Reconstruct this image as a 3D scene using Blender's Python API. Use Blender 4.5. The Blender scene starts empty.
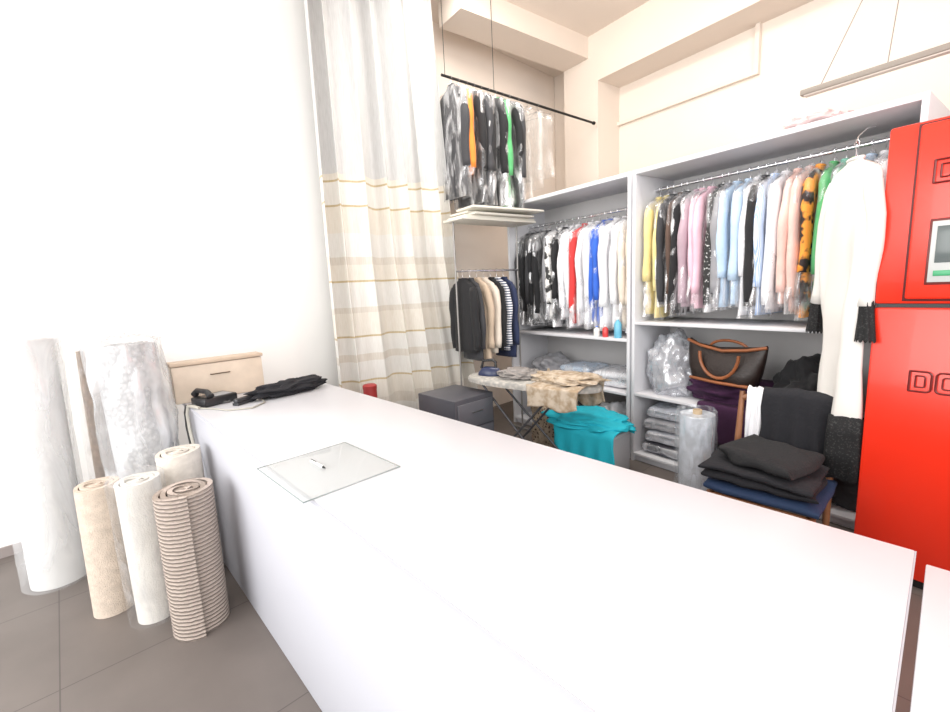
import bpy, bmesh, math, random
from mathutils import Vector, Matrix, noise
random.seed(7)
D=bpy.data; SC=bpy.context.scene; COL=SC.collection
SC.view_settings.view_transform='Standard'
SC.view_settings.exposure=0.0
pi=math.pi

# ---------------------------------------------------------------- camera
f=444.0
M=Matrix.Rotation(math.radians(54),3,'Z')@Matrix.Rotation(pi/2-math.radians(8.86),3,'X')@Matrix.Rotation(-math.radians(2.7),3,'Z')
cd=D.cameras.new('camera');cam=D.objects.new('camera',cd);COL.objects.link(cam)
cam.matrix_world=Matrix.Translation((0,0,1.65))@M.to_4x4();cd.lens=f/950*36;cd.clip_start=.02;SC.camera=cam

# ---------------------------------------------------------------- materials
MATS={}
def mat(name,col,rough=.6,metal=0,var=0,vscale=6,bump=0,bscale=40,alpha=1,coat=0,spec=.5,sheen=0):
    if name in MATS: return MATS[name]
    m=D.materials.new(name);m.use_nodes=True;nt=m.node_tree;n=nt.nodes;l=nt.links
    b=n['Principled BSDF'];b.inputs['Roughness'].default_value=rough;b.inputs['Metallic'].default_value=metal
    b.inputs['Base Color'].default_value=(*col,1);b.inputs['Alpha'].default_value=alpha
    b.inputs['Coat Weight'].default_value=coat;b.inputs['Specular IOR Level'].default_value=spec
    b.inputs['Sheen Weight'].default_value=sheen
    tc=n.new('ShaderNodeTexCoord')
    if var:
        t=n.new('ShaderNodeTexNoise');t.inputs['Scale'].default_value=vscale;t.inputs['Detail'].default_value=5
        l.new(tc.outputs['Object'],t.inputs['Vector'])
        r=n.new('ShaderNodeValToRGB')
        r.color_ramp.elements[0].position=.3;r.color_ramp.elements[1].position=.7
        r.color_ramp.elements[0].color=(*[c*(1-var) for c in col],1)
        r.color_ramp.elements[1].color=(*[min(1,c*(1+var)) for c in col],1)
        l.new(t.outputs['Fac'],r.inputs['Fac']);l.new(r.outputs['Color'],b.inputs['Base Color'])
    if bump:
        t=n.new('ShaderNodeTexNoise');t.inputs['Scale'].default_value=bscale;t.inputs['Detail'].default_value=4
        l.new(tc.outputs['Object'],t.inputs['Vector'])
        bp=n.new('ShaderNodeBump');bp.inputs['Strength'].default_value=bump;bp.inputs['Distance'].default_value=.01
        l.new(t.outputs['Fac'],bp.inputs['Height']);l.new(bp.outputs['Normal'],b.inputs['Normal'])
    MATS[name]=m;return m

def pattern_mat(name,kind,c1,c2,scale=20,rough=.8,thr=.5,axis='Z',soft=.04,dist=0,bump=0):
    if name in MATS: return MATS[name]
    m=D.materials.new(name);m.use_nodes=True;nt=m.node_tree;n=nt.nodes;l=nt.links
    b=n['Principled BSDF'];b.inputs['Roughness'].default_value=rough
    tc=n.new('ShaderNodeTexCoord')
    if kind=='stripe':
        t=n.new('ShaderNodeTexWave');t.wave_type='BANDS';t.bands_direction=axis;t.inputs['Scale'].default_value=scale;o=t.outputs['Fac']
        t.inputs['Distortion'].default_value=dist;t.inputs['Detail Scale'].default_value=3
    elif kind=='blot':
        t=n.new('ShaderNodeTexNoise');t.inputs['Scale'].default_value=scale;t.inputs['Detail'].default_value=2;o=t.outputs['Fac']
    else:
        t=n.new('ShaderNodeTexVoronoi');t.inputs['Scale'].default_value=scale;o=t.outputs['Distance']
    l.new(tc.outputs['Object'],t.inputs['Vector'])
    r=n.new('ShaderNodeValToRGB');r.color_ramp.elements[0].position=max(0,thr-soft);r.color_ramp.elements[1].position=min(1,thr+soft)
    r.color_ramp.elements[0].color=(*c1,1);r.color_ramp.elements[1].color=(*c2,1)
    l.new(o,r.inputs['Fac']);l.new(r.outputs['Color'],b.inputs['Base Color'])
    if bump:
        bp=n.new('ShaderNodeBump');bp.inputs['Strength'].default_value=bump;bp.inputs['Distance'].default_value=.01
        l.new(o,bp.inputs['Height']);l.new(bp.outputs['Normal'],b.inputs['Normal'])
    MATS[name]=m;return m

def film_mat(name,lo=.08,hi=.5,scale=9,tint=(1,1,1),diff=.35,a=.45,c=.72):
    if name in MATS: return MATS[name]
    m=D.materials.new(name);m.use_nodes=True;nt=m.node_tree;n=nt.nodes;l=nt.links;n.clear()
    out=n.new('ShaderNodeOutputMaterial');tr=n.new('ShaderNodeBsdfTransparent')
    g=n.new('ShaderNodeBsdfGlossy');g.inputs['Roughness'].default_value=.18;g.inputs['Color'].default_value=(*tint,1)
    df=n.new('ShaderNodeBsdfDiffuse');df.inputs['Color'].default_value=(*tint,1)
    mg=n.new('ShaderNodeMixShader');mg.inputs[0].default_value=diff;l.new(g.outputs[0],mg.inputs[1]);l.new(df.outputs[0],mg.inputs[2])  # diffuse white share paints streak highlights and haze into the plastic
    tc=n.new('ShaderNodeTexCoord');mp=n.new('ShaderNodeMapping');mp.inputs['Scale'].default_value=(1,1,.35)
    l.new(tc.outputs['Object'],mp.inputs[0])
    oi=n.new('ShaderNodeObjectInfo');av=n.new('ShaderNodeVectorMath');av.operation='ADD';l.new(mp.outputs[0],av.inputs[0])
    cx=n.new('ShaderNodeCombineXYZ');ml=n.new('ShaderNodeMath');ml.operation='MULTIPLY';ml.inputs[1].default_value=20
    l.new(oi.outputs['Random'],ml.inputs[0]);l.new(ml.outputs[0],cx.inputs[0]);l.new(ml.outputs[0],cx.inputs[2]);l.new(cx.outputs[0],av.inputs[1])
    t=n.new('ShaderNodeTexNoise');t.inputs['Scale'].default_value=scale;t.inputs['Detail'].default_value=4;t.inputs['Distortion'].default_value=1.4
    l.new(av.outputs[0],t.inputs['Vector'])
    mr=n.new('ShaderNodeMapRange');mr.inputs['From Min'].default_value=a;mr.inputs['From Max'].default_value=c
    mr.inputs['To Min'].default_value=lo;mr.inputs['To Max'].default_value=hi;l.new(t.outputs['Fac'],mr.inputs['Value'])
    bp=n.new('ShaderNodeBump');bp.inputs['Strength'].default_value=.9;bp.inputs['Distance'].default_value=.02
    l.new(t.outputs['Fac'],bp.inputs['Height']);l.new(bp.outputs[0],g.inputs['Normal'])
    mx=n.new('ShaderNodeMixShader');l.new(mr.outputs[0],mx.inputs[0]);l.new(tr.outputs[0],mx.inputs[1]);l.new(mg.outputs[0],mx.inputs[2])
    l.new(mx.outputs[0],out.inputs[0]);MATS[name]=m;return m

# ---------------------------------------------------------------- mesh helpers
def mesh_from(verts,faces,name='m',smooth=True,ang=40):
    me=D.meshes.new(name);me.from_pydata([tuple(v) for v in verts],[],faces);me.validate()
    bm=bmesh.new();bm.from_mesh(me);bmesh.ops.recalc_face_normals(bm,faces=bm.faces);bm.to_mesh(me);bm.free()
    if smooth:
        me.polygons.foreach_set('use_smooth',[True]*len(me.polygons))
        me.set_sharp_from_angle(angle=math.radians(ang))
    return me
class MB:
    """accumulates geometry of ONE part"""
    def __init__(s): s.v=[];s.f=[]
    def add(s,v,fc):
        o=len(s.v);s.v+= [Vector(p) for p in v];s.f+=[tuple(i+o for i in q) for q in fc];return s
    def box(s,a,b,bev=.004):
        bm=bmesh.new();bmesh.ops.create_cube(bm,size=1)
        for v in bm.verts: v.co=Vector([(a[i]+b[i])/2+v.co[i]*(b[i]-a[i]) for i in range(3)])
        if bev: bmesh.ops.bevel(bm,geom=bm.edges[:],offset=bev,segments=2,affect='EDGES',profile=.5)
        bm.verts.index_update();s.add([v.co.copy() for v in bm.verts],[[v.index for v in q.verts] for q in bm.faces]);bm.free();return s
    def tube(s,pts,r,seg=8,closed=False,flat=1.0):
        pts=[Vector(p) for p in pts];n=len(pts);V=[];F=[]
        rr=r if isinstance(r,(list,tuple)) else [r]*n
        prev=None
        for i,p in enumerate(pts):
            a=pts[(i-1)%n] if (closed or i>0) else p
            b=pts[(i+1)%n] if (closed or i<n-1) else p
            t=(b-a).normalized() if (b-a).length>1e-9 else Vector((0,0,1))
            if prev is None:
                up=Vector((0,0,1)) if abs(t.z)<.9 else Vector((1,0,0))
                x=t.cross(up).normalized()
            else:
                x=(prev-t*prev.dot(t)).normalized()
            prev=x;y=t.cross(x)
            for k in range(seg):
                an=2*pi*k/seg;V.append(p+(x*math.cos(an)+y*math.sin(an)*flat)*rr[i])
        m=n if closed else n-1
        for i in range(m):
            for k in range(seg):
                a=i*seg;b=((i+1)%n)*seg;F.append((a+k,a+(k+1)%seg,b+(k+1)%seg,b+k))
        if not closed: F.append(tuple(range(seg)));F.append(tuple((n-1)*seg+k for k in range(seg)))
        return s.add(V,F)
    def lathe(s,prof,seg=32,c=(0,0,0)):
        V=[];F=[];n=len(prof)
        for r,z in prof:
            for k in range(seg):
                a=2*pi*k/seg;V.append((c[0]+r*math.cos(a),c[1]+r*math.sin(a),c[2]+z))
        for i in range(n-1):
            for k in range(seg): F.append((i*seg+k,i*seg+(k+1)%seg,(i+1)*seg+(k+1)%seg,(i+1)*seg+k))
        F.append(tuple(range(seg)));F.append(tuple((n-1)*seg+k for k in range(seg)))
        return s.add(V,F)
    def mesh(s,smooth=True,ang=40): return mesh_from(s.v,s.f,'m',smooth,ang)

def obj(name,me,m,parent=None,loc=(0,0,0),rot=(0,0,0),label=None,cat=None,group=None,kind=None,scale=None):
    o=D.objects.new(name,me);COL.objects.link(o);o.location=loc;o.rotation_euler=rot
    if scale: o.scale=(scale,)*3
    if me is not None and m is not None:
        if me.materials: me.materials[0]=m
        else: me.materials.append(m)
        me.name=name
    if parent: o.parent=parent
    if label:o['label']=label
    if cat:o['category']=cat
    if group:o['group']=group
    if kind:o['kind']=kind
    return o
def thing(name,loc,label,cat,rot=(0,0,0),group=None,scale=None):
    return obj(name,None,None,None,loc,rot,label,cat,group,scale=scale)
def structure(name,a,b,m,rotz=0,loc=(0,0,0)):
    return obj(name,MB().box(a,b,0).mesh(False),m,None,loc,(0,0,rotz),kind='structure')
def ridge(p): return 1-2*abs(noise.noise(p))
def blob(sx,sy,sz,seed,amp=.2,fr=2.2,sub=5,fine=.05):
    bm=bmesh.new();bmesh.ops.create_icosphere(bm,subdivisions=sub,radius=1)
    for v in bm.verts:
        p=v.co.copy();s1=Vector((seed*3.1,seed,0));s2=Vector((seed,0,seed))
        w=Vector((noise.noise(p*1.7+s2),noise.noise(p*1.7+s1),noise.noise(p*1.5-s1)))*.8
        d=1+amp*noise.noise(p*fr+s1)+fine*1.2*(ridge(p*fr*.9+w*1.2+s2)-.5)+fine*.35*ridge(p*fr*2.2+w*2+s1)
        q=p*d;z=max(q.z,-.75)
        v.co=Vector((q.x*sx,q.y*sy,(z+.75)/1.75*sz))
    me=D.meshes.new('b');bm.to_mesh(me);bm.free()
    me.polygons.foreach_set('use_smooth',[True]*len(me.polygons));return me
def folded(w,d,h,seed,layers=1,wob=.012):
    mb=MB()
    for L in range(layers):
        z0=h*L/layers;z1=h*(L+1)/layers-.002
        bm=bmesh.new();bmesh.ops.create_cube(bm,size=1)
        bmesh.ops.subdivide_edges(bm,edges=bm.edges[:],cuts=9,use_grid_fill=True)
        for v in bm.verts:
            c=v.co*2
            k=1-.10*abs(c.z)**3
            x=c.x*w/2*k;y=c.y*d/2*k
            zz=(z0+z1)/2+c.z*(z1-z0)/2*(1-.25*max(abs(c.x),abs(c.y))**4)
            nz=noise.noise(Vector((x*7+seed,y*7,zz*9+L)))
            v.co=Vector((x+nz*wob,y+nz*wob,max(0,zz+nz*wob*.5)))
        bm.verts.index_update();mb.add([v.co.copy() for v in bm.verts],[[v.index for v in q.verts] for q in bm.faces]);bm.free()
    return mb.mesh(True,80)

# ---------------------------------------------------------------- base mats
wallw=mat('plaster_white',(.93,.925,.91),.85,var=.01,vscale=2,bump=.05,bscale=120)
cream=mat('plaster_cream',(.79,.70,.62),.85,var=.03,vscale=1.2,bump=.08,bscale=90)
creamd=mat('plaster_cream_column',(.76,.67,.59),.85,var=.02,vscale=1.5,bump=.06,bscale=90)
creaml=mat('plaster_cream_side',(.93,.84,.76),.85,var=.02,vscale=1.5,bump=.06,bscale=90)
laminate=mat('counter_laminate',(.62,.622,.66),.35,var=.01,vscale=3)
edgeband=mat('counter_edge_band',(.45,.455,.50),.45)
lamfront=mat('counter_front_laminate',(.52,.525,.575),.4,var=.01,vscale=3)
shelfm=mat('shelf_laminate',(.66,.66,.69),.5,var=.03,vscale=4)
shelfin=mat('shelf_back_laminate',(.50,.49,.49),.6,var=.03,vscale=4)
chrome=mat('chrome',(.75,.75,.77),.2,metal=1)
blackm=mat('black_metal',(.03,.03,.03),.4,metal=.6)
film=film_mat('clear_garment_film',.08,.66,8,(.96,.96,.98),.6,.45,.66)
filmw=film_mat('cloudy_wrap_film',.25,.75,5,(.82,.83,.85),.75)
wood=mat('chair_wood',(.26,.11,.05),.45,var=.25,vscale=9)

# floor tiles
fm=D.materials.new('floor_tiles');fm.use_nodes=True;n=fm.node_tree.nodes;l=fm.node_tree.links;b=n['Principled BSDF']
tc=n.new('ShaderNodeTexCoord');mp=n.new('ShaderNodeMapping');mp.inputs['Rotation'].default_value=(0,0,math.radians(-6.8));mp.inputs['Location'].default_value=(.12,.22,0)
br=n.new('ShaderNodeTexBrick');br.offset=0;br.inputs['Scale'].default_value=1;br.inputs['Brick Width'].default_value=.8;br.inputs['Row Height'].default_value=.8
br.inputs['Mortar Size'].default_value=.003;br.inputs['Color1'].default_value=(.158,.135,.122,1);br.inputs['Color2'].default_value=(.166,.142,.129,1);br.inputs['Mortar'].default_value=(.095,.08,.075,1)
nz=n.new('ShaderNodeTexNoise');nz.inputs['Scale'].default_value=3;nz.inputs['Detail'].default_value=9
cr=n.new('ShaderNodeValToRGB');cr.color_ramp.elements[0].position=.3;cr.color_ramp.elements[0].color=(.80,.80,.80,1);cr.color_ramp.elements[1].position=.75;cr.color_ramp.elements[1].color=(1,1,1,1)
mx=n.new('ShaderNodeMix');mx.data_type='RGBA';mx.blend_type='MULTIPLY';mx.inputs[0].default_value=1
l.new(tc.outputs['Object'],mp.inputs[0]);l.new(mp.outputs[0],br.inputs['Vector']);l.new(tc.outputs['Object'],nz.inputs['Vector']);l.new(nz.outputs['Fac'],cr.inputs[0])
l.new(br.outputs['Color'],mx.inputs[6]);l.new(cr.outputs[0],mx.inputs[7]);l.new(mx.outputs[2],b.inputs['Base Color']);b.inputs['Roughness'].default_value=.5

# ---------------------------------------------------------------- room
RZ=math.atan(.12)
structure('floor',(-6,-4,-.1),(3,6,0),fm)
structure('wall_left',(-.25,-5,0),(-.10,6.2,4.9),wallw,RZ,(-4.18,.14,0))
structure('wall_back',(-5.6,5.2,0),(3,5.35,4.9),cream)
structure('ceiling',(-6,-1.0,4.6),(3,5.4,4.8),cream)
structure('trim_1',(-4.30,4.77,0),(-3.757,5.2,4.6),creamd)          # column
structure('trim_2',(-3.757,4.77,4.06),(3,5.2,4.6),creamd)            # beam on back wall
structure('trim_3',(-4.30,2.86,4.36),(-3.90,4.77,4.6),creamd)         # ceiling beam
structure('trim_4',(-3.757,5.15,3.60),(-2.12,5.2,3.64),creamd)
structure('trim_5',(-2.16,5.15,3.64),(-2.12,5.2,4.06),creamd)
structure('trim_6',(-.10,2.55,0),(-.088,5.1,4.6),creaml,RZ,(-4.18,.14,0))
structure('baseboard_left',(-.10,-4,0),(-.085,.9,.07),mat('baseboard_stone',(.30,.26,.25),.5,var=.1),RZ,(-4.18,.14,0))

# ---------------------------------------------------------------- counter (0.97 m high)
CX,CY,CH,S=-3.553,.119,.97,.85
ct=thing('shop_counter',(CX,CY,0),'long glossy white laminate service counter','counter',(0,0,RZ))
obj('countertop',MB().box((-.068,0,CH-.03),(3.502,.892,CH),.003).mesh(),laminate,ct)
obj('edge_band',MB().box((-.068,-.003,CH-.018),(3.505,.0,CH-.002),.0).mesh(),edgeband,ct,label='pale grey edge band of the countertop')
obj('edge_band',MB().box((3.502,.0,CH-.018),(3.505,.892,CH-.002),.0).mesh(),edgeband,ct,label='pale grey edge band of the countertop')
obj('front_panel',MB().box((-.06,.008,.003),(3.49,.036,CH-.03),.002).mesh(),lamfront,ct)
obj('end_panel',MB().box((3.462,.036,.003),(3.49,.87,CH-.03),.002).mesh(),lamfront,ct)
obj('end_panel',MB().box((-.06,.036,.003),(-.032,.87,CH-.03),.002).mesh(),lamfront,ct)
obj('inner_shelf',MB().box((-.03,.04,.45),(3.46,.80,.475),.002).mesh(),shelfm,ct)
c2=thing('shop_counter',(CX,CY,0),'short white laminate counter section beside the long counter','counter',(0,0,RZ-.003))
obj('countertop',MB().box((3.520,.03,CH-.03),(4.45,.850,CH),.003).mesh(),laminate,c2)
obj('base_cabinet',MB().box((3.530,.045,0),(4.43,.82,CH-.03),.003).mesh(),lamfront,c2)
def onc(u,v,z=.85):
    return (CX+S*(u*math.cos(RZ)-v*math.sin(RZ)), CY+S*(u*math.sin(RZ)+v*math.cos(RZ)), CH+(z-.85)*S)

# glass plate and pen
gm=D.materials.new('glass_plate');gm.use_nodes=True;b=gm.node_tree.nodes['Principled BSDF']
b.inputs['Base Color'].default_value=(.60,.64,.63,1);b.inputs['Roughness'].default_value=.05;b.inputs['Alpha'].default_value=.26
ge=mat('glass_edge',(.20,.25,.24),.2)
gl=thing('glass_plate',onc(1.97,-.055,.8512),'clear glass plate overhanging the edge of the counter','glass plate',(0,0,RZ+.02),scale=S)
obj('pane',MB().box((0,0,0),(.51,.45,.008),.001).mesh(),gm,gl)
obj('edge',MB().tube([(0,0,.005),(.51,0,.005),(.51,.45,.005),(0,.45,.005)],.0026,6,True).mesh(),ge,gl,label='dark greenish glass edge')
pn=thing('pen',onc(2.10,.15,.866),'white ballpoint pen on the glass plate','pen',(0,0,.15),scale=S)
obj('barrel',MB().tube([(0,0,0),(.12,0,0)],.006,10).mesh(),mat('pen_white',(.9,.9,.9),.3),pn)
obj('tip',MB().tube([(.12,0,0),(.135,0,0),(.147,0,0)],[.006,.004,.0008],10).mesh(),blackm,pn)
obj('clip',MB().box((.0,-.0015,.005),(.05,.0015,.009),0).mesh(),blackm,pn)

# cream box at the far end of the counter
box=thing('storage_box',onc(-.08,.0,.851),'plain cream wooden box on the far end of the counter','box',(0,0,RZ),scale=S)
bw=mat('cream_wood',(.64,.54,.44),.5,var=.08,vscale=8)
obj('body',MB().box((.01,-.06,.0),(.16,.60,.29),.006).mesh(),bw,box)
obj('lid',MB().box((.005,-.07,.294),(.172,.61,.322),.006).mesh(),mat('cream_lid',(.54,.43,.33),.5,var=.08),box)
obj('handle',MB().tube([(.16,.20,.20),(.175,.205,.20),(.175,.335,.20),(.16,.34,.20)],.005,8).mesh(),mat('dark_knob',(.12,.08,.05),.4),box)

# black things on the counter
bp_=mat('black_plastic',(.018,.018,.02),.35);bc=mat('black_cloth',(.012,.012,.016),.9,bump=.4,bscale=60)
def cloth_heap(name,loc,sx,sy,sz,seed,m,label,cat,rz=0,group=None,amp=.35,fine=.12,scale=None):
    return obj(name,blob(sx,sy,sz,seed,amp,2.4,5,fine),m,None,loc,(0,0,rz),label,cat,group,scale=scale)
ph=thing('telephone',onc(.26,.15,.851),'black desk telephone with handset beside the cream box','telephone',(0,0,RZ+.3),scale=S)
obj('base',MB().box((-.08,-.12,0),(.11,.14,.065),.012).mesh(),bp_,ph)
obj('handset',MB().tube([(-.10,-.07,.078),(-.06,-.07,.112),(.07,-.07,.112),(.11,-.07,.078)],[.028,.019,.019,.028],12).mesh(),bp_,ph)
obj('keypad',MB().box((-.03,-.02,.065),(.09,.11,.069),.002).mesh(),mat('keypad_grey',(.35,.36,.38),.5),ph)
cloth_heap('folded_scarf',onc(.44,.68,.851),.11,.30,.11,3,bc,'crumpled black cloth lying on the white counter','scarf',RZ+.15,scale=S)
ct2=mat('tape_cover',(.025,.025,.03),.45)
st=thing('stapler',onc(.48,.32,.851),'black stapler between the telephone and cloth','stapler',(0,0,RZ+.5),scale=S)
obj('base',MB().box((-.03,-.09,0),(.03,.09,.02),.006).mesh(),ct2,st)
obj('arm',MB().box((-.022,-.09,.019),(.022,.07,.05),.01).mesh(),ct2,st)
wc=mat('pale_cable',(.36,.345,.30),.4)
cab=MB().tube([onc(.40,.03,.862),onc(.32,.0,.868),onc(.27,-.016,.864),onc(.25,-.026,.80),onc(.26,-.026,.68),onc(.32,-.024,.55),onc(.42,-.022,.47),onc(.46,-.020,.36),onc(.42,-.018,.25)],.010,8)
obj('power_cable',cab.mesh(),mat('beige_flex',(.42,.40,.35),.4),None,(0,0,0),(0,0,0),'thick pale power cable drooping over the counter edge','cable')
cab=MB().tube([onc(.36,.25,.860),onc(.34,.12,.862),onc(.26,.01,.866),onc(.20,-.018,.854),onc(.17,-.026,.80),onc(.15,-.026,.68),onc(.20,-.022,.50),onc(.18,-.018,.30)],.007,8)
obj('power_cable',cab.mesh(),mat('dark_flex',(.06,.06,.06),.4),None,(0,0,0),(0,0,0),'thin black cable drooping down the counter front','cable')
cab=MB().tube([onc(.50,.44,.857),onc(.62,.42,.857),onc(.72,.30,.857),onc(.64,.16,.857),onc(.50,.10,.857),onc(.40,.04,.857)],.005,8)
obj('phone_cord',cab.mesh(),wc,None,(0,0,0),(0,0,0),'pale cord curled on the white counter','cord')
rbx=thing('storage_tin',(-3.72,1.52,0),'tall red tin standing at the foot of the curtain','tin',(0,0,.2))
obj('body',MB().lathe([(.058,0),(.06,.01),(.06,.78),(.058,.79)],28).mesh(),mat('tin_red',(.35,.03,.03),.5),rbx)
obj('lid',MB().lathe([(.063,.79),(.063,.82),(.05,.83)],28).mesh(),mat('tin_red',(.35,.03,.03),.5),rbx)

# ---------------------------------------------------------------- carpet rolls
def spiral(R,h,turns,r0,seg=28):
    n=int(turns*seg);V=[];F=[];pitch=(R-r0)/turns;th=pitch*.72
    for i in range(n+1):
        a=2*pi*i/seg;r=r0+pitch*i/seg;c,s=math.cos(a),math.sin(a)
        w=1+.02*math.sin(3*a+turns)
        for rr in (r*w,(r-th)*w):
            V.append((rr*c,rr*s,0));V.append((rr*c,rr*s,h+.006*math.sin(a*1.3)))
    for i in range(n):
        a=i*4;b=a+4
        F+=[(a,b,b+1,a+1),(a+2,a+3,b+3,b+2),(a+1,b+1,b+3,a+3),(a,a+2,b+2,b)]
    F+=[(0,1,3,2),(n*4,n*4+2,n*4+3,n*4+1)]
    return mesh_from(V,F)
def wrapshell(R,h,seed,amp=.012,top=True):
    seg=56;rows=60;V=[];F=[]
    for j in range(rows+1):
        z=h*j/rows
        for k in range(seg):
            a=2*pi*k/seg;r=R+amp*noise.noise(Vector((math.cos(a)*2.5,math.sin(a)*2.5,z*4+seed)))+amp*.5*ridge(Vector((math.cos(a)*4,math.sin(a)*4,z*5+seed+math.sin(a+seed))))
            V.append((r*math.cos(a),r*math.sin(a),z))
    for j in range(rows):
        for k in range(seg):F.append((j*seg+k,j*seg+(k+1)%seg,(j+1)*seg+(k+1)%seg,(j+1)*seg+k))
    if top:
        b0=rows*seg;prev=b0
        for q,(rf,dz) in enumerate([(.75,.02),(.45,.03),(.15,.05)]):
            st_=len(V)
            for k in range(seg):
                a=2*pi*k/seg;V.append((R*rf*math.cos(a),R*rf*math.sin(a),h+dz+.03*noise.noise(Vector((math.cos(a)*3*rf,math.sin(a)*3*rf,seed)))))
            for k in range(seg):F.append((prev+k,prev+(k+1)%seg,st_+(k+1)%seg,st_+k))
            prev=st_
        F.append(tuple(prev+k for k in range(seg)))
    return mesh_from(V,F,ang=180)
rugcream=mat('rug_cream',(.58,.49,.41),.95,var=.12,vscale=30,bump=.6,bscale=150)
rugwhite=mat('rug_offwhite',(.68,.66,.62),.95,var=.05,vscale=30,bump=.5,bscale=150)
rugbeige=mat('rug_beige',(.50,.41,.35),.95,var=.15,vscale=30,bump=.6,bscale=150)
rib=pattern_mat('rug_ribbed','stripe',(.33,.27,.23),(.47,.395,.35),16,.95,.4,soft=.4,dist=1.6,bump=.9)
def roll(loc,R,h,m,label,wrap=None,tilt=(0,0,0),turns=4.5,group='rolled carpets beside the counter',amp=.012):
    t=thing('rolled_carpet',loc,label,'rolled carpet',tilt,group)
    obj('carpet',spiral(R,h,turns,.02),m,t)
    if wrap: obj('plastic_wrap',wrapshell(R+.014,h+.02,loc[0]*7+loc[1],amp),wrap,t,label='crinkled clear plastic wrap')
    return t
clearw=film_mat('clear_wrap_film',.08,.40,8,(.80,.80,.82),.5)
roll((-3.58,-.64,.0),.155,1.47,mat('rug_white_plain',(.74,.74,.73),.95,var=.04,vscale=10),'tall white carpet roll wrapped in cloudy plastic against the wall',filmw,(-.02,0,0),amp=.008)
roll((-3.82,-.345,.0),.10,1.36,rugbeige,'slim tall beige carpet roll in clear plastic',clearw,(-.02,0,0),amp=.008)
roll((-3.455,-.12,.0),.172,1.40,pattern_mat('rug_bubble','dots',(.64,.64,.65),(.42,.42,.43),42,.5,.4,soft=.3,bump=.5),'tall pale grey carpet roll in bubble wrap and plastic',filmw,(.02,0,0),amp=.030)
roll((-3.00,-.355,.0),.106,.71,rugcream,'short beige carpet roll standing on the tiled floor',None,(-.02,-.02,0),3.5)
roll((-2.79,-.160,.0),.108,.75,rugwhite,'short cream carpet roll in clear plastic',clearw,(0,-.02,0),3.5,amp=.006)
roll((-2.975,.030,.0),.124,.80,mat('rug_pale',(.64,.59,.53),.95,var=.08,vscale=30,bump=.5),'short cream carpet roll beside the counter',None,(0,-.02,0),3.5)
roll((-2.55,.030,.0),.142,.73,rib,'ribbed brown and beige striped carpet roll standing in front',None,(-.010,0,0),4)

# ---------------------------------------------------------------- curtain
cm=D.materials.new('curtain_fabric');cm.use_nodes=True;n=cm.node_tree.nodes;l=cm.node_tree.links;b=n['Principled BSDF'];b.inputs['Roughness'].default_value=.6
b.inputs['Sheen Weight'].default_value=.2
tc=n.new('ShaderNodeTexCoord');sp=n.new('ShaderNodeSeparateXYZ');l.new(tc.outputs['Object'],sp.inputs[0])
mr=n.new('ShaderNodeMapRange');mr.inputs['From Min'].default_value=0;mr.inputs['From Max'].default_value=4.6;l.new(sp.outputs['Z'],mr.inputs[0])
cr=n.new('ShaderNodeValToRGB');cr.color_ramp.interpolation='CONSTANT';l.new(mr.outputs[0],cr.inputs[0])
W=(.70,.685,.65);G=(.58,.58,.575);T=(.62,.575,.51);K=(.70,.66,.59);GO=(.50,.40,.24)
stops=[(0,W),(.50,T),(.60,K),(.78,GO),(.792,W),(.98,T),(1.06,W),(1.22,GO),(1.232,K),(1.44,T),(1.50,W),(1.74,GO),(1.752,K),(1.90,T),(1.96,W),(2.18,GO),(2.192,K),(2.42,GO),(2.432,W),(2.64,GO),(2.652,K),(2.70,G)]
e=cr.color_ramp.elements
e[0].position=0;e[0].color=(*W,1);e[1].position=2.70/4.6;e[1].color=(*G,1)
for z,c in stops[1:-1]:
    x=e.new(z/4.6);x.color=(*c,1)
wv=n.new('ShaderNodeTexNoise');wv.inputs['Scale'].default_value=1;wv.inputs['Detail'].default_value=3
mp=n.new('ShaderNodeMapping');mp.inputs['Scale'].default_value=(160,160,10);l.new(tc.outputs['Object'],mp.inputs[0]);l.new(mp.outputs[0],wv.inputs['Vector'])
mx=n.new('ShaderNodeMix');mx.data_type='RGBA';mx.blend_type='OVERLAY';mx.inputs[0].default_value=.3
l.new(cr.outputs[0],mx.inputs[6]);l.new(wv.outputs['Fac'],mx.inputs[7]);l.new(mx.outputs[2],b.inputs['Base Color'])
cu=thing('curtain',(-4.07,1.36,0),'floor-length grey and cream curtain with gold bands','curtain')
V=[];F=[];NX=260;NZ=60
for j in range(NZ+1):
    z=.26+(4.56-.26)*j/NZ;q=1-j/NZ
    for i in range(NX+1):
        s=i/NX;wd=1.26+.18*q+.18*max(0,q-.6)/.4
        y=s*wd
        ph_=s*2*pi*7.2+1.5*math.sin(s*6+1)+.5*math.sin(s*13)+.5*math.sin(q*2.2+s*3)
        am=.06+.025*math.sin(s*11+2)
        x=am*math.sin(ph_)*(1-.15*q)+.035*math.sin(ph_*.5+1+q*1.2)+.010*math.sin(ph_*2.3+q*3)
        y+=.03*math.cos(ph_)
        V.append((x,y,z+.012*math.sin(ph_*.5)*q))
for j in range(NZ):
    for i in range(NX):a=j*(NX+1)+i;F.append((a,a+1,a+NX+2,a+NX+1))
co=obj('fabric',mesh_from(V,F,ang=180),cm,cu)
so=co.modifiers.new('s','SOLIDIFY');so.thickness=.004
obj('curtain_track',MB().box((-.03,-.05,4.56),(.03,1.4,4.598),.004).mesh(),mat('track_white',(.8,.8,.8),.4),cu)

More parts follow.
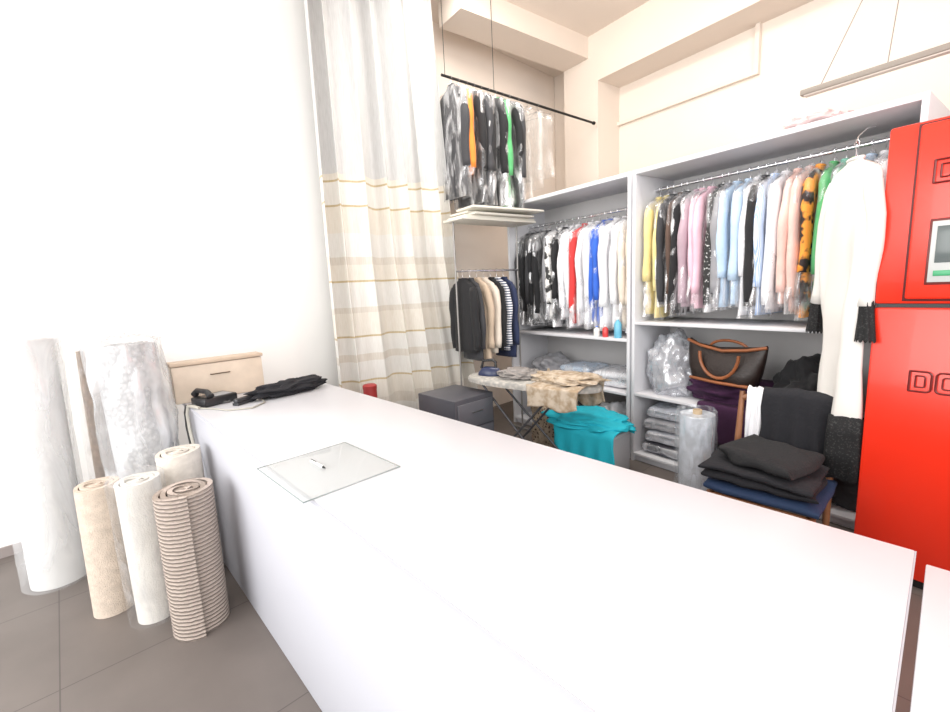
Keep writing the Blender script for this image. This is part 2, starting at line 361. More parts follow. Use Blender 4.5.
# ---------------------------------------------------------------- wardrobes
def wardrobe(x0,x1,y0,y1,h,shelves,rodz,label):
    w=thing('open_wardrobe',(x0,y0,0),label,'wardrobe');L=x1-x0;dp=y1-y0;t=.03
    obj('side_panel',MB().box((0,0,0),(t,dp,h),.002).mesh(),shelfm,w)
    obj('side_panel',MB().box((L-t,0,0),(L,dp,h),.002).mesh(),shelfm,w)
    obj('top_panel',MB().box((t,0,h-.035),(L-t,dp,h),.002).mesh(),shelfm,w)
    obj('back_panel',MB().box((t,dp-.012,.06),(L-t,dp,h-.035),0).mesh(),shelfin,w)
    for z in shelves: obj('shelf',MB().box((t,.0,z-.025),(L-t,dp-.012,z),.002).mesh(),shelfm,w)
    obj('plinth',MB().box((t,.03,0),(L-t,.05,.055),.002).mesh(),shelfm,w)
    obj('clothes_rail',MB().tube([(t,dp*.5,rodz),(L-t,dp*.5,rodz)],.013,14).mesh(),chrome,w,label='chrome clothes rail')
    return w
YF=3.43;YB=4.02
wardrobe(-3.98,-2.365,YF,YB,2.55,[.08,.62,1.12],2.30,'grey-white open wardrobe holding dark and white garments')
wardrobe(-2.345,-.575,YF,YB,2.55,[.08,.64,1.28],2.41,'large grey-white open wardrobe packed with bagged clothes')

# ---------------------------------------------------------------- garments
def rings(rows,N=26,seed=0,fold=.012):
    V=[];F=[]
    for j,(z,w,t) in enumerate(rows):
        k=min(1,max(0,(-z-.2)/.5))
        for i in range(N):
            a=2*pi*i/N;c=math.cos(a);s=math.sin(a)
            y=w*math.copysign(abs(c)**.75,c);x=t*math.copysign(abs(s)**.8,s)
            fo=fold*k*math.sin(y*38+seed+z*2)+fold*.6*noise.noise(Vector((y*9+seed,z*5,s)))
            y+=.012*k*noise.noise(Vector((z*6,seed,c)))
            V.append((x+fo,y,z))
    n=len(rows)
    for j in range(n-1):
        for i in range(N):F.append((j*N+i,j*N+(i+1)%N,(j+1)*N+(i+1)%N,(j+1)*N+i))
    F.append(tuple(range(N)));F.append(tuple((n-1)*N+i for i in range(N)))
    return V,F
def gar_rows(L,sw,t,flare=0,n=16):
    R=[(-.075,.055,.02),(-.09,.06,.024),(-.105,.085,t*.7),(-.13,.14,t*.85),(-.16,sw*.92,t*.95),(-.195,sw,t)]
    for i in range(1,n+1):
        q=i/n;R.append((-.195-(L-.195)*q,sw*(1-.06*math.sin(q*pi))+flare*q,t*(1+.12*math.sin(q*pi))))
    return R
def garment(loc,kind,m,label,seed=0,L=.95,sw=.20,t=.03,rz=0,cover=True,sleeve=True,group=None,sleeveL=.62,trim=None,flare=0,cat=None,hangm=None,fm_=None,foldk=.006,sin_=.015,sin_far=None,sr=.055):
    V,F=rings(gar_rows(L,sw,t,flare),26,seed,foldk)
    g=obj(kind,mesh_from(V,F,ang=180),m,None,loc,(0,0,rz),label,cat or kind.replace('_',' '),group)
    hb=MB()
    hk=[(0,-.018,-.012),(0,-.020,.004),(0,-.008,.017),(0,.008,.017),(0,.018,.006),(0,.014,-.01),(0,.0,-.03),(0,0,-.065)]
    hb.tube(hk,.0022,6);hb.tube([(0,0,-.065),(0,-sw*.85,-.135),(0,sw*.85,-.135)],.003,6,True)
    obj('hanger',hb.mesh(),hangm or chrome,g,label='thin wire hanger')
    if sleeve:
        for sgn in (-1,1):
            sn=sin_ if (sgn<0 or sin_far is None) else sin_far
            sm=MB();P=[];R=[]
            for i in range(13):
                q=i/12;P.append((.006*math.sin(q*4+seed),sgn*(sw-.042+.045*min(1,q*3)-sn*q+.008*math.sin(q*9+seed*2)),-.165-sleeveL*q));R.append((sr if i else sr*.65)*(1-.10*q)*(1+.04*math.sin(q*15+seed)))
            sm.tube(P,R,12,False,min(1,t/.052))
            obj('sleeve',sm.mesh(True,180),m,g)
            if trim:
                z0=-.165-sleeveL;yy=P[-1][1]*sgn;sc=14;V2=[];F2=[];K=84
                for j,(dz,r) in enumerate([(.02,.9),(-.03,.95),(-.08,1.03),(-.13,1.12),(-.17,1.18)]):
                    r*=sr
                    for k in range(K):
                        a=2*pi*k/K
                        zz=z0+dz+((.016 if j==4 else (.010 if j==0 else 0))*abs(math.sin(a*sc/2))*(1 if j==0 else -1))
                        rr=r*(1+.06*math.sin(a*7+j*.3))
                        V2.append((.006+rr*.75*math.sin(a),sgn*(yy+.004*j)+rr*math.cos(a),zz))
                for j in range(4):
                    for k in range(K):F2.append((j*K+k,j*K+(k+1)%K,(j+1)*K+(k+1)%K,(j+1)*K+k))
                obj('lace_cuff',mesh_from(V2,F2,ang=180),trim,g,label='scalloped black lace cuff')
    cl=MB();cl.tube([(.018*math.sin(a),.055*math.cos(a),-.078) for a in [2*pi*k/14 for k in range(14)]],.009,6,True)
    obj('collar',cl.mesh(True,180),m,g)
    if cover:
        rows=[(-.04,.02,.010),(-.065,.06,.018)]+[(z,w+.060+(.006 if z<-.3 else 0),tt+.008) for z,w,tt in gar_rows(L+.02,sw,t,flare,26)[2:]]
        V,F=rings(rows,36,seed+5,foldk);F=F[:-1]
        V=[(x+.008*noise.noise(Vector((y*16,z*9,seed))),y+.016*ridge(Vector((z*6,seed,y*3)))-.012*math.copysign(1,y),z) for x,y,z in V]
        obj('plastic_cover',mesh_from(V,F,ang=180),fm_ or film,g,label='clear plastic dry-cleaning cover')
    return g
def cm_(n_,c,**k): return mat('fabric_'+n_,c,.85,bump=.25,bscale=80,var=k.get('var',.08),vscale=10,sheen=.1)
F_={'yellow':cm_('yellow',(.74,.62,.28)),'charcoal':cm_('charcoal',(.045,.045,.05)),'black':cm_('black',(.012,.012,.014)),
'brown':cm_('brown',(.10,.06,.045)),'pink':cm_('pink',(.78,.50,.59)),'mauve':cm_('mauve',(.42,.31,.36)),'navy':cm_('navy',(.02,.03,.08)),
'lightblue':cm_('lightblue',(.48,.62,.78)),'white':cm_('white',(.80,.80,.83),var=.02),'cream':cm_('cream',(.72,.64,.55)),'salmon':cm_('salmon',(.80,.54,.48)),
'orange':cm_('orange',(.80,.25,.04)),'green':cm_('green',(.10,.42,.16)),'teal':cm_('teal',(.22,.52,.42)),'blue':cm_('blue',(.03,.12,.55)),
'palegreen':cm_('palegreen',(.46,.66,.34)),'red':cm_('red',(.62,.04,.04)),'grey':cm_('grey',(.28,.28,.30)),'beige':cm_('beige',(.56,.44,.33)),
'dots':pattern_mat('fabric_dots','dots',(.75,.75,.75),(.03,.03,.03),55,.8,.25),
'bwprint':pattern_mat('fabric_bwprint','blot',(.85,.84,.82),(.04,.04,.04),14,.8,.52),
'orangeprint':pattern_mat('fabric_orangeprint','blot',(.9,.35,.05),(.03,.02,.02),12,.8,.5),
'stripe':pattern_mat('fabric_stripe','stripe',(.85,.85,.85),(.08,.10,.18),12,.8,.5),
'bluestripe':pattern_mat('fabric_bluestripe','stripe',(.80,.85,.92),(.35,.5,.8),26,.8,.5,'Y')}
NICE={"dots":"dark dotted","bwprint":"black and white print","orangeprint":"orange and black print","bluestripe":"blue striped","lightblue":"light blue","palegreen":"pale green","stripe":"navy and white striped"}
seq=[('yellow','blouse'),('yellow','shirt'),('charcoal','jacket'),('brown','jacket'),('black','jacket'),('mauve','jacket'),('pink','blouse'),('pink','blouse'),
('dots','dress'),('grey','jacket'),('lightblue','shirt'),('lightblue','shirt'),('white','shirt'),('black','jacket'),('bluestripe','shirt'),('white','shirt'),('salmon','blouse'),('salmon','blouse'),
('orangeprint','dress'),('green','coat'),('teal','blouse'),('palegreen','blouse'),('lightblue','shirt'),('white','shirt'),('white','shirt'),('white','blouse')]
rnd=random.Random(3)
N=len(seq);ym=(YF+YB)/2
for i,(c,k) in enumerate(seq):
    L=1.10-.14*rnd.random()
    garment((-2.26+1.60*(i/(N-1)) +rnd.uniform(-.012,.012),ym-.015,2.41),k,F_[c],f'{NICE.get(c,c)} {k} in clear plastic on a wire hanger',i*1.7,L,.190+.022*rnd.random(),.026+.012*rnd.random(),rnd.uniform(-.12,.12),group='bagged garments in the large wardrobe',sleeveL=.60+.22*rnd.random())
seq=[('charcoal','jacket'),('black','jacket'),('charcoal','coat'),('black','jacket'),('black','jacket'),('grey','jacket'),('bwprint','dress'),('black','jacket'),('white','shirt'),('white','shirt'),('red','blouse'),('white','shirt'),('white','shirt'),('blue','blouse'),('blue','blouse'),('white','shirt'),('white','shirt'),('cream','coat'),('cream','coat')]
N=len(seq)
for i,(c,k) in enumerate(seq):
    L=1.12-.12*rnd.random()
    garment((-3.90+1.47*i/(N-1)+rnd.uniform(-.014,.014),ym-.015,2.30),k,F_[c],f'{NICE.get(c,c)} {k} in clear plastic on a wire hanger',i*2.3+40,L,.190+.022*rnd.random(),.030+.012*rnd.random(),rnd.uniform(-.12,.12),group='bagged garments in the smaller wardrobe',sleeveL=.64+.18*rnd.random())

# free hanging upper rail
RA=Vector((-3.95,2.62,3.72));RB=Vector((-3.76,4.68,3.56));RD=(RB-RA)
ra=math.atan2(RD.y,RD.x)
rl=thing('hanging_clothes_rail',tuple(RA),'black metal clothes rail suspended from ceiling wires','clothes rail')
obj('rail',MB().tube([(0,0,0),tuple(RD)],.013,12).mesh(),blackm,rl)
obj('end_cap',MB().tube([tuple(RD),tuple(RD*1.012)],.02,12).mesh(),blackm,rl)
p=RD*.30;obj('suspension_wire',MB().tube([tuple(p),(p.x,p.y,4.6-RA.z)],.003,6).mesh(),blackm,rl)
p=RD*.02;obj('suspension_wire',MB().tube([tuple(p),(p.x,p.y,4.6-RA.z)],.003,6).mesh(),blackm,rl)
seq=[('charcoal','coat'),('orange','jacket'),('black','coat'),('charcoal','coat'),('black','coat'),('black','coat'),('green','coat'),('black','coat'),('charcoal','coat')]
for i,(c,k) in enumerate(seq):
    q=RA+RD*(.050+.043*i)
    garment(tuple(q),k,F_[c],f'long {c} {k} in clear plastic on the high rail',i*1.3+90,(1.26 if i!=1 else 1.0)-.14*rnd.random(),.22,.042,ra+rnd.uniform(-.3,.3),group='long coats on the high rail',sleeveL=.72)
for i in range(3):
    q=RA+RD*(.45+.065*i)
    garment(tuple(q),'garment_cover',film_mat('empty_cover_film',.06,.45,7,(1,.99,.97),.6),'translucent white garment cover on the high rail',i+130,1.08-.14*i,.2,.035,ra+.2*i,cover=False,sleeve=False,group='long coats on the high rail')
# lower rack
XL=-3.70
rl=thing('clothes_rack',(XL,0,0),'chrome clothes rack standing by the curtain','clothes rack')
obj('rail',MB().tube([(0,2.50,1.81),(0,3.32,1.81)],.011,12).mesh(),chrome,rl)
grm=mat('rack_grey',(.30,.29,.28),.4,metal=.4)
for y in (2.50,3.32):
    obj('upright',MB().tube([(0,y,.03),(0,y,2.28)],.009,12).mesh(),grm,rl)
    obj('foot',MB().tube([(-.18,y,.012),(.20,y,.012)],.012,12).mesh(),grm,rl)
WB=mat('white_board',(.76,.73,.65),.5)
obj('shelf_board',MB().box((-.12,2.46,2.28),(.22,3.40,2.302),.003).mesh(),WB,rl)
for i,(c,k) in enumerate([('black','jacket'),('charcoal','jacket'),('beige','coat'),('cream','coat'),('black','jacket'),('stripe','shirt'),('navy','jacket')]):
    garment((XL,2.58+.088*i,1.81),k,F_[c],f'{NICE.get(c,c)} {k} hanging on the chrome rack',i+60,.94-.14*rnd.random(),.17,.030,pi/2+rnd.uniform(-.2,.2),cover=False,group='garments on the low rack')
for i in range(4):
    obj('foam_board',MB().box((-.10,2.50+.03*((i*3)%4),0),(.20,3.40-.035*((i*2)%3),.020),.004).mesh(),WB,None,(XL+.02*(i%3),0,2.303+.023*i),(0,0,.015*i*(-1)**i),'flat white board stacked above the clothes rack','board','white boards above the rack')

# white dress with black lace
lace=pattern_mat('black_lace','blot',(.004,.004,.005),(.03,.03,.03),110,.8,.60,soft=.03)
wd=garment((-.785,3.12,2.30),'dress',mat('fabric_dress_white',(.76,.735,.70),.8),'long white dress with black lace cuffs and hem',5,1.52,.195,.045,.78,cover=False,trim=lace,sleeveL=.68,flare=-.03,hangm=chrome,foldk=.026,sin_=.035,sin_far=-.05,sr=.045)
V,F=rings([(-1.46,.173,.055),(-1.56,.175,.057),(-1.66,.178,.060),(-1.80,.180,.062)],84,5,.028)
V=[(x,y,z-(.018*abs(math.sin(i*pi/6)) if i>=252 else 0)+(.014*abs(math.sin(i*pi/6)) if i<84 else 0)) for i,(x,y,z) in enumerate(V)]
obj('lace_hem',mesh_from(V,F,ang=180),lace,wd,label='scalloped black lace hem')
obj('wall_hook',MB().tube([(-.785,3.432,2.44),(-.785,3.30,2.41),(-.785,3.14,2.34),(-.785,3.11,2.31),(-.785,3.14,2.30)],.003,8).mesh(),chrome,None,(0,0,0),(0,0,0),'slim metal hook arm fixed to the wardrobe front','hook')

# ---------------------------------------------------------------- red machine
red=mat('machine_red',(.80,.030,.010),.30,coat=.3,var=.02,vscale=2)
redd=mat('machine_red_dark',(.14,.006,.005),.35)
mc=thing('dry_cleaning_machine',(-.632,3.0,0),'large glossy red dry-cleaning machine beside the wardrobe','machine')
obj('lower_housing',MB().box((0,0,.05),(1.6,.42,1.450),.012).mesh(),red,mc)
obj('upper_housing',MB().box((0,.0,1.468),(1.6,.42,2.31),.012).mesh(),red,mc)
obj('seam',MB().box((.01,.012,1.448),(1.59,.41,1.470),.0).mesh(),blackm,mc)
obj('base',MB().box((.03,.03,0),(1.57,.40,.05),.0).mesh(),blackm,mc)
obj('door_gap_shade',MB().box((.104,-.006,1.482),(.89,.001,2.298),.002).mesh(),mat('gap_shade_dark',(.10,.01,.01),.5),mc)  # dark strip put in to darken the gap around the door
dr=obj('door',MB().box((.115,-.035,1.492),(.88,-.006,2.288),.012).mesh(),red,mc)
obj('display_frame',MB().box((.180,-.042,1.56),(.53,-.036,1.86),.003).mesh(),mat('frame_dark_red',(.14,.015,.012),.35),dr,label='dark red display frame')
dw=obj('display_panel',MB().box((.190,-.047,1.572),(.52,-.043,1.848),.001).mesh(),mat('display_glass',(.50,.51,.50),.2),dr,label='pale display panel')
obj('screen',MB().box((.208,-.051,1.66),(.46,-.048,1.825),.001).mesh(),mat('screen_dark',(.10,.12,.12),.15),dw,label='small dark screen')
obj('indicator',MB().box((.208,-.051,1.60),(.30,-.048,1.625),.001).mesh(),mat('indicator_green',(.03,.30,.12),.3),dw,label='green indicator strip')
obj('handle',MB().tube([(.82,-.035,1.75),(.82,-.075,1.77),(.82,-.075,2.03),(.82,-.035,2.05)],.012,10).mesh(),chrome,dr)
def letter(parent,x,z,w,h,kind,y=-.004):
    mb=MB()
    def loop(x0,z0,x1,z1,r):
        P=[]
        k_=(r if kind=='O' else .002)
        cs=[(x1-r,z1-r,0),(x0+k_,z1-k_,90),(x0+k_,z0+k_,180),(x1-r,z0+r,270)]
        for n_,(cx,cz,a0) in enumerate(cs):
            rr=r if (kind=='O' or n_ in(0,3)) else .002
            for k in range(5):
                a=math.radians(a0+22.5*k);P.append((cx+rr*math.cos(a),y,cz+rr*math.sin(a)))
        return P
    mb.tube(loop(x,z,x+w,z+h,.018),.0050,6,True)
    mb.tube(loop(x+.022,z+.022,x+w-.022,z+h-.022,.010),.0038,6,True)
    obj('letter_'+kind.lower(),mb.mesh(),redd,parent,label='raised outlined letter '+kind)
letter(mc,.160,1.040,.078,.100,'D');letter(mc,.254,1.040,.078,.100,'O')
letter(dr,.176,2.02,.075,.10,'D',-.039)

# ---------------------------------------------------------------- linear ceiling lamp
lm=thing('pendant_lamp',(-1.22,3.62,2.775),'long slim grey linear pendant lamp on thin wires','lamp')
obj('lamp_body',MB().box((0,-.03,0),(1.5,.03,.035),.006).mesh(),mat('lamp_grey',(.24,.21,.18),.5),lm)
obj('diffuser',MB().box((.02,-.024,-.008),(1.48,.024,.0),.002).mesh(),mat('lamp_diffuser',(.55,.50,.45),.5),lm)
for x0,x1 in ((.10,.90),(.42,.55),(1.35,1.40)): obj('suspension_wire',MB().tube([(x0,0,.03),(x1,0,1.825)],.003,6).mesh(),mat('wire_grey',(.25,.22,.2),.5),lm)
cloth_heap('plastic_bundle',(-1.12,3.6,2.551),.15,.12,.09,8,mat('pink_plastic',(.66,.50,.50),.4),'small pink plastic bundle on top of the wardrobe','bundle')

# ---------------------------------------------------------------- lower clutter: large wardrobe
bagm=film_mat('shiny_bag_film',.30,.85,6,(.86,.88,.93),.6)
inner=mat('pale_linen',(.58,.60,.66),.8,var=.15,vscale=8)
def bagged(loc,sx,sy,sz,seed,m,label,rz=0):
    g=obj('plastic_bag',blob(sx*.88,sy*.88,sz*.92,seed,.25,2.2,4,.05),m,None,loc,(0,0,rz),label,'plastic bag')
    obj('bag_film',blob(sx,sy,sz,seed,.28,2.6,5,.16),bagm,g,label='shiny crumpled plastic film')
    return g
bagged((-2.06,3.66,.642),.20,.18,.52,4,mat('grey_linen',(.40,.40,.43),.8,var=.3,vscale=6),'grey folded laundry in a shiny plastic bag')
plum=mat('fabric_plum',(.045,.012,.045),.95,bump=.3)
cloth_heap('folded_garment',(-1.55,3.68,.642),.36,.21,.21,11,plum,'dark plum garments piled on the shelf','garment')
def drape(name,loc,w,zt,zf,zb,m,label,cat,rz=0,seed=0,dy=.04,dz=None,ruf=1):
    V=[];F=[];path=[];n=12;dz=dy if dz is None else dz
    for i in range(n): path.append((-dy,zf+(zt-zf)*i/n))
    for i in range(9):
        a=pi*i/8;path.append((-dy*math.cos(a),zt+dz*math.sin(a)))
    for i in range(1,n+1): path.append((dy,zt-(zt-zb)*i/n))
    C=30
    for j,(y,z) in enumerate(path):
        for i in range(C+1):
            s=i/C-.5
            V.append((s*w*(1+.1*noise.noise(Vector((z*6,seed,1))))+.012*noise.noise(Vector((s*5,z*4,seed))),y+ruf*.012*math.copysign(1,y)*math.sin(s*26+seed)*min(1,abs(zt-z)*3),z+ruf*.012*noise.noise(Vector((s*6,y*14,seed)))+.03*math.sin(s*9+seed)*min(1,abs(zt-z)*4)))
    for j in range(len(path)-1):
        for i in range(C):a=j*(C+1)+i;F.append((a,a+1,a+C+2,a+C+1))
    o=obj(name,mesh_from(V,F,ang=180),m,None,loc,(0,0,rz),label,cat)
    mo=o.modifiers.new('s','SOLIDIFY');mo.thickness=.008;return o
drape('plum_garment',(-1.42,3.455,0),.62,.664,.34,.662,plum,'dark plum garment hanging over the shelf edge','garment',0,4,.055,.01,.6)
hb=thing('handbag',(-1.58,3.50,.835),'slouchy dark brown tote handbag with large tan leather handles','handbag',(0,.03,-.1))
blk=mat('bag_brown',(.018,.010,.008),.45,bump=.3,bscale=80);tan=mat('tan_leather',(.26,.085,.03),.4,var=.2)
V=[];F=[]
for z,w,t in [(0,.22,.08),(.02,.245,.09),(.10,.27,.085),(.20,.29,.06),(.285,.30,.032),(.295,.29,.026)]:
    for k in range(28):
        a=2*pi*k/28;c=math.cos(a);s=math.sin(a)
        sag=.06*(c*c-.6)*(z/.29)
        V.append((w*math.copysign(abs(c)**.5,c),t*math.copysign(abs(s)**.7,s)*(1+.12*math.sin(a*5+z*20)),z+sag))
for j in range(5):
    for k in range(28):F.append((j*28+k,j*28+(k+1)%28,(j+1)*28+(k+1)%28,(j+1)*28+k))
F.append(tuple(range(28)));F.append(tuple(140+k for k in range(28)))
obj('body',mesh_from(V,F,ang=60),blk,hb)
def arc(r,h,y,z0,n=15): return [(-r*math.cos(pi*i/(n-1)),y,z0+h*math.sin(pi*i/(n-1))) for i in range(n)]
obj('handle',MB().tube(arc(.15,-.19,-.092,.235),.012,8).mesh(),tan,hb,label='tan leather handle hanging over the front')
obj('handle',MB().tube(arc(.15,.07,.04,.25),.011,8).mesh(),tan,hb,label='tan leather handle')
obj('trim',MB().tube([(-.30,-.02,.305),(-.18,-.045,.275),(0,-.05,.250),(.18,-.045,.275),(.30,-.02,.305)],.012,8).mesh(),tan,hb,label='tan leather top trim')
obj('trim',MB().tube([(-.225,-.08,.015),(0,-.098,.012),(.225,-.08,.015)],.012,8).mesh(),tan,hb,label='tan leather base trim')
for i in range(4):
    g=obj('folded_garment',folded(.34,.36,.11,i*3,2),[inner,mat('grey_linen',(.4,.4,.43),.8),inner,mat('fabric_charcoal2',(.1,.1,.12),.9)][3-i],None,(-2.08+.02*(i%2),3.68,.082+.113*i),(0,0,.05*i),'folded garment packed in clear plastic on the bottom shelf','garment','folded packets on the bottom shelf')
    obj('plastic_cover',folded(.36,.38,.112,i*3+1,1),bagm,g)
fr=thing('plastic_film_roll',(-1.54,3.04,0),'upright roll of clear plastic film on the floor','film roll')
obj('film',MB().lathe([(.03,0),(.112,0),(.116,.01),(.116,.68),(.112,.69),(.03,.69)],40).mesh(),mat('film_blueish',(.58,.62,.68),.12,var=.2,vscale=12,coat=.6),fr)
obj('core',MB().lathe([(.022,.0),(.03,.0),(.03,.72),(.022,.72),(.022,.6)],24).mesh(),mat('cardboard',(.5,.38,.25),.9),fr)
obj('loose_film',wrapshell(.122,.72,2,.03,False),film_mat('roll_loose_film',.1,.6,7,(.93,.96,1),.4),fr)

# chair
ch=thing('chair',(-.98,2.78,0),'wooden chair with blue seat under black clothes','chair',(0,0,.12))
blue=mat('chair_blue',(.015,.035,.09),.8,bump=.2)
obj('seat',folded(.56,.50,.07,3),blue,ch,loc=(0,0,.40))
for x,y in ((-.24,-.22),(.24,-.22)):
    obj('leg',MB().tube([(x,y,0),(x,y,.40)],[.015,.021],10).mesh(),wood,ch)
for x in (-.24,.24):
    obj('leg',MB().tube([(x,.27,0),(x,.23,.40),(x,.25,.62),(x,.30,.90)],[.015,.021,.019,.016],10).mesh(),wood,ch)
obj('backrest',MB().tube([(-.24,.295,.86),(-.1,.315,.88),(.1,.315,.88),(.24,.295,.86)],[.02,.028,.028,.02],10).mesh(),wood,ch)
obj('apron',MB().box((-.24,-.235,.36),(.24,-.21,.40),.003).mesh(),wood,ch)
obj('apron',MB().box((-.24,.215,.36),(.24,.24,.40),.003).mesh(),wood,ch)
obj('black_garment',folded(.56,.42,.10,31,2,.035),bc,None,(-1.0,2.73,.474),(0,0,.15),'black garments folded on the chair seat','garment')
obj('black_garment',folded(.44,.34,.09,37,1,.05),mat('black_knit',(.016,.016,.018),.95,bump=.5,bscale=90),None,(-.97,2.75,.578),(0,0,-.1),'soft black sweater folded on top of the chair pile','garment')
drape('black_trousers',(-.94,3.083,0),.40,.905,.50,.60,bc,'black trousers draped over the chair back','trousers',.12,2,.045)
drape('white_shirt',(-1.175,3.05,0),.09,.90,.55,.6,F_['white'],'white shirt hanging over the chair back','shirt',.12,5,.038)
cloth_heap('dark_garment',(-1.08,3.70,.642),.20,.19,.38,19,F_['black'],'dark clothes piled on the wardrobe shelf','garment',.1)
cloth_heap('dark_garment',(-1.55,3.70,.082),.30,.20,.42,29,F_['black'],'dark clothes piled on the bottom shelf','garment',.1)
cloth_heap('dark_garment',(-.92,3.70,.082),.26,.20,.40,39,F_['charcoal'],'dark clothes piled on the bottom shelf','garment',.1)

# ---------------------------------------------------------------- smaller wardrobe contents
def bottle(loc,r,h,m,cap,label,grp='bottles on the wardrobe shelf'):
    t=thing('bottle',loc,label,'bottle',group=grp)
    obj('body',MB().lathe([(r*.9,0),(r,.01),(r,h*.65),(r*.8,h*.75),(r*.35,h*.85),(r*.35,h*.9)],20).mesh(),m,t)
    obj('cap',MB().lathe([(r*.45,h*.9),(r*.45,h),(r*.4,h*1.01)],16).mesh(),cap,t)
bottle((-2.52,3.475,1.121),.035,.19,mat('bottle_blue',(.15,.45,.62),.3),mat('cap_white',(.85,.85,.85),.4),'light blue spray bottle on the wardrobe shelf')
bottle((-2.66,3.475,1.121),.028,.11,mat('bottle_red',(.6,.05,.05),.3),mat('cap_white',(.85,.85,.85),.4),'small red bottle on the wardrobe shelf')
bottle((-2.76,3.475,1.121),.03,.10,mat('bottle_white',(.75,.75,.72),.3),mat('cap_blue',(.1,.2,.6),.4),'small white bottle on the wardrobe shelf')
for i,(x,c) in enumerate([(-3.1,'lightblue'),(-2.65,'white')]):
    g=obj('folded_garment',folded(.38,.36,.16,i+20,2),F_[c],None,(x,3.70,.622),(0,0,.1*i),('pale blue' if i==0 else 'white')+' folded laundry on the wardrobe shelf','garment')
    obj('plastic_cover',folded(.41,.39,.18,i+22,1),bagm,g)
cloth_heap('folded_garment',(-3.56,3.7,.622),.2,.2,.22,31,F_['grey'],'grey crumpled laundry on the wardrobe shelf','garment')
cloth_heap('folded_garment',(-2.7,3.7,.082),.24,.2,.34,33,F_['white'],'white laundry heap on the bottom shelf','garment')
cloth_heap('folded_garment',(-3.3,3.7,.082),.26,.2,.3,35,F_['charcoal'],'dark laundry heap on the bottom shelf','garment')

# ---------------------------------------------------------------- ironing board
ib=thing('ironing_board',(-2.72,2.55,0),'ironing board with checked cover behind the counter','ironing board',(0,0,.27))
outl=[]
for k in range(40):
    a=2*pi*k/40;c=math.cos(a);s=math.sin(a)
    w=.24*(1 if c<.2 else 1-.40*((c-.2)/.8)**1.5)
    outl.append((.62*math.copysign(abs(c)**.7,c),w*math.copysign(abs(s)**.7,s)))
V=[(x,y,.81) for x,y in outl]+[(x*1.01,y*1.01,.835) for x,y in outl]+[(x*.98,y*.98,.855) for x,y in outl]
F=[tuple(range(40)),tuple(range(80,120))]+[(j*40+i,j*40+(i+1)%40,(j+1)*40+(i+1)%40,(j+1)*40+i) for i in range(40) for j in range(2)]
obj('board',mesh_from(V,F,ang=70),pattern_mat('board_cover','dots',(.50,.47,.43),(.34,.33,.31),26,.9,.4,soft=.2),ib)
legm=mat('leg_grey',(.10,.10,.11),.4,metal=.5)
for a,b_ in (((-.45,-.12,.81),(.35,-.17,.02)),((-.45,.12,.81),(.35,.17,.02)),((.30,-.12,.81),(-.40,-.17,.02)),((.30,.12,.81),(-.40,.17,.02))):
    obj('leg',MB().tube([a,b_],.010,10).mesh(),legm,ib)
for x in (.35,-.40): obj('foot',MB().tube([(x,-.22,.015),(x,.22,.015)],.014,10).mesh(),legm,ib)
ir=thing('steam_iron',(-3.10,2.42,.857),'dark blue steam iron resting on the ironing board','iron',(0,0,.5))
V=[];F=[];K=24
for z,sc in [(0,1),(.012,1),(.03,.95),(.06,.72),(.075,.5)]:
    for k in range(K):
        a=2*pi*k/K;c=math.cos(a);s=math.sin(a);w=.06*(1-.0 if c<0 else 1-.8*c*c)
        V.append((.12*c*sc,w*math.copysign(abs(s)**.7,s)*sc,z))
for j in range(4):
    for k in range(K):F.append((j*K+k,j*K+(k+1)%K,(j+1)*K+(k+1)%K,(j+1)*K+k))
F.append(tuple(range(K)));F.append(tuple(4*K+k for k in range(K)))
obj('body',mesh_from(V,F,ang=50),mat('iron_blue',(.02,.03,.08),.3),ir)
obj('handle',MB().tube([(.05,0,.07),(.05,0,.12),(.02,0,.14),(-.07,0,.13),(-.09,0,.06)],.013,10).mesh(),bp_,ir)
leop=pattern_mat('fabric_leopard','dots',(.05,.03,.02),(.38,.30,.22),34,.9,.33,soft=.12)
lp2=pattern_mat('fabric_beigeprint','blot',(.34,.255,.17),(.52,.44,.35),18,.9,.48,soft=.12)
cloth_heap('patterned_cloth',(-2.40,2.65,.858),.28,.17,.075,21,lp2,'beige patterned cloth lying on the ironing board','cloth',.27,fine=.18)
drape('draped_cloth',(-2.40,2.635,0),.44,.858,.70,.64,lp2,'beige patterned cloth draped over the ironing board','cloth',.27,3,.255,.010,1.4)
cloth_heap('grey_cloth',(-2.84,2.52,.857),.18,.14,.08,27,mat('fabric_stone',(.26,.24,.23),.9,var=.2,vscale=20),'grey cloth lying on the ironing board','cloth',.27,fine=.18)
cloth_heap('laundry_pile',(-2.98,3.10,.0),.26,.18,.72,24,leop,'leopard print clothes heap below the ironing board','clothes',fine=.2)
bs=thing('laundry_basket',(-2.44,3.03,0),'grey laundry basket under turquoise cloth','basket',(0,0,.1))
obj('body',MB().box((-.26,-.17,0),(.26,.17,.37),.03).mesh(),mat('basket_grey',(.42,.42,.44),.5),bs)
obj('rim',MB().box((-.275,-.185,.355),(.275,.185,.385),.012).mesh(),mat('basket_rim',(.48,.49,.51),.5),bs)
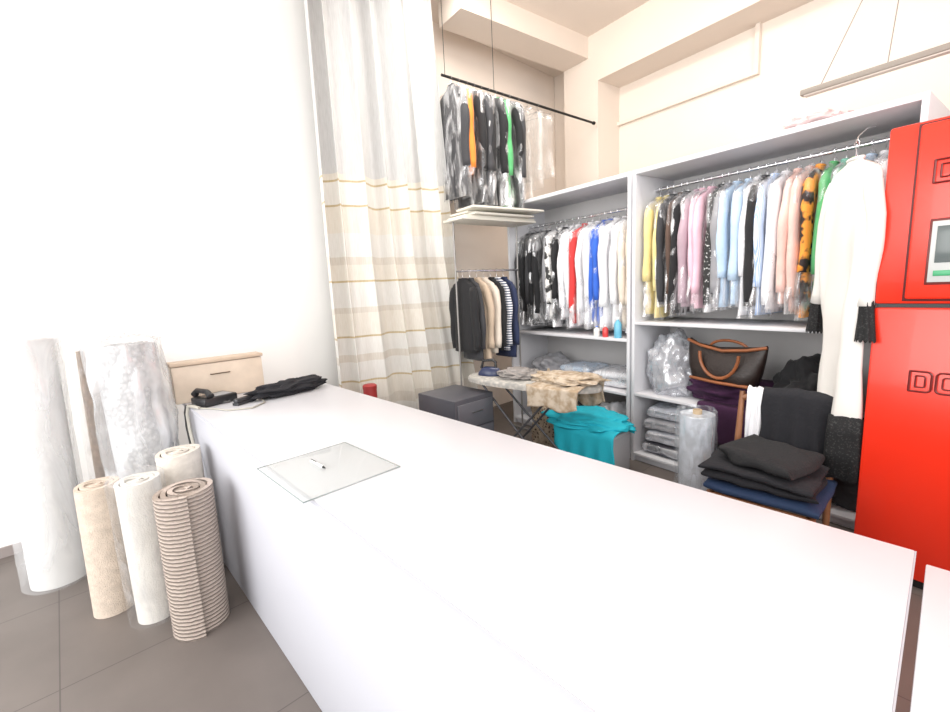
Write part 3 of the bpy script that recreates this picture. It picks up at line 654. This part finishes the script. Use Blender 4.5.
turq=mat('fabric_turquoise',(.01,.42,.53),.8,bump=.2)
cloth_heap('turquoise_cloth',(-2.49,3.01,.388),.38,.25,.14,52,turq,'turquoise cloth piled on the laundry basket','cloth',.15,fine=.12,amp=.25)
drape('turquoise_towel',(-2.40,2.96,0),.58,.405,.10,.38,turq,'turquoise towel spilling over the basket side','towel',.1,6,.170,.05,1.4)
dc=thing('drawer_cabinet',(-3.42,1.84,0),'dark grey metal drawer cabinet behind the counter','cabinet',(0,0,.12))
dg=mat('cabinet_grey',(.08,.08,.095),.4)
obj('body',MB().box((0,0,0),(.5,.44,.74),.006).mesh(),dg,dc)
for i in range(3):
    d=obj('drawer',MB().box((.501,.02,.04+.225*i),(.515,.42,.25+.225*i),.004).mesh(),mat('drawer_grey',(.13,.13,.15),.4),dc)
    obj('handle',MB().tube([(.515,.16,.17+.225*i),(.535,.16,.17+.225*i),(.535,.28,.17+.225*i),(.515,.28,.17+.225*i)],.005,8).mesh(),chrome,d)

# ---------------------------------------------------------------- light
w=D.worlds.new('world');SC.world=w;w.use_nodes=True
w.node_tree.nodes['Background'].inputs[0].default_value=(1,.995,.99,1);w.node_tree.nodes['Background'].inputs[1].default_value=1.03
def area(name,loc,target,sx,sy,p,col=(1,1,1)):
    a=D.lights.new(name,'AREA');a.shape='RECTANGLE';a.size=sx;a.size_y=sy;a.energy=p;a.color=col
    o=D.objects.new(name,a);COL.objects.link(o);o.location=loc;o.rotation_euler=(Vector(target)-Vector(loc)).to_track_quat('-Z','Y').to_euler();return o
area('assumed_front_fill',(-2.2,-3.4,2.4),(-3.4,2.5,2.2),5,3.5,300,(1,.995,.98))  # added area lamp out of view for assumed shopfront daylight; no window modelled
area('added_side_fill',(2.6,-.5,2.8),(-2.5,4.0,2.2),4,3,180,(1,.985,.965))  # unseen area lamp added on the open right side, no window stands there
area('interior_fill',(-2.4,2.6,4.5),(-2.6,3.6,0),2.8,.6,85,(1,.96,.90))  # added fill without a fixture, brightens shelf interiors and back walls
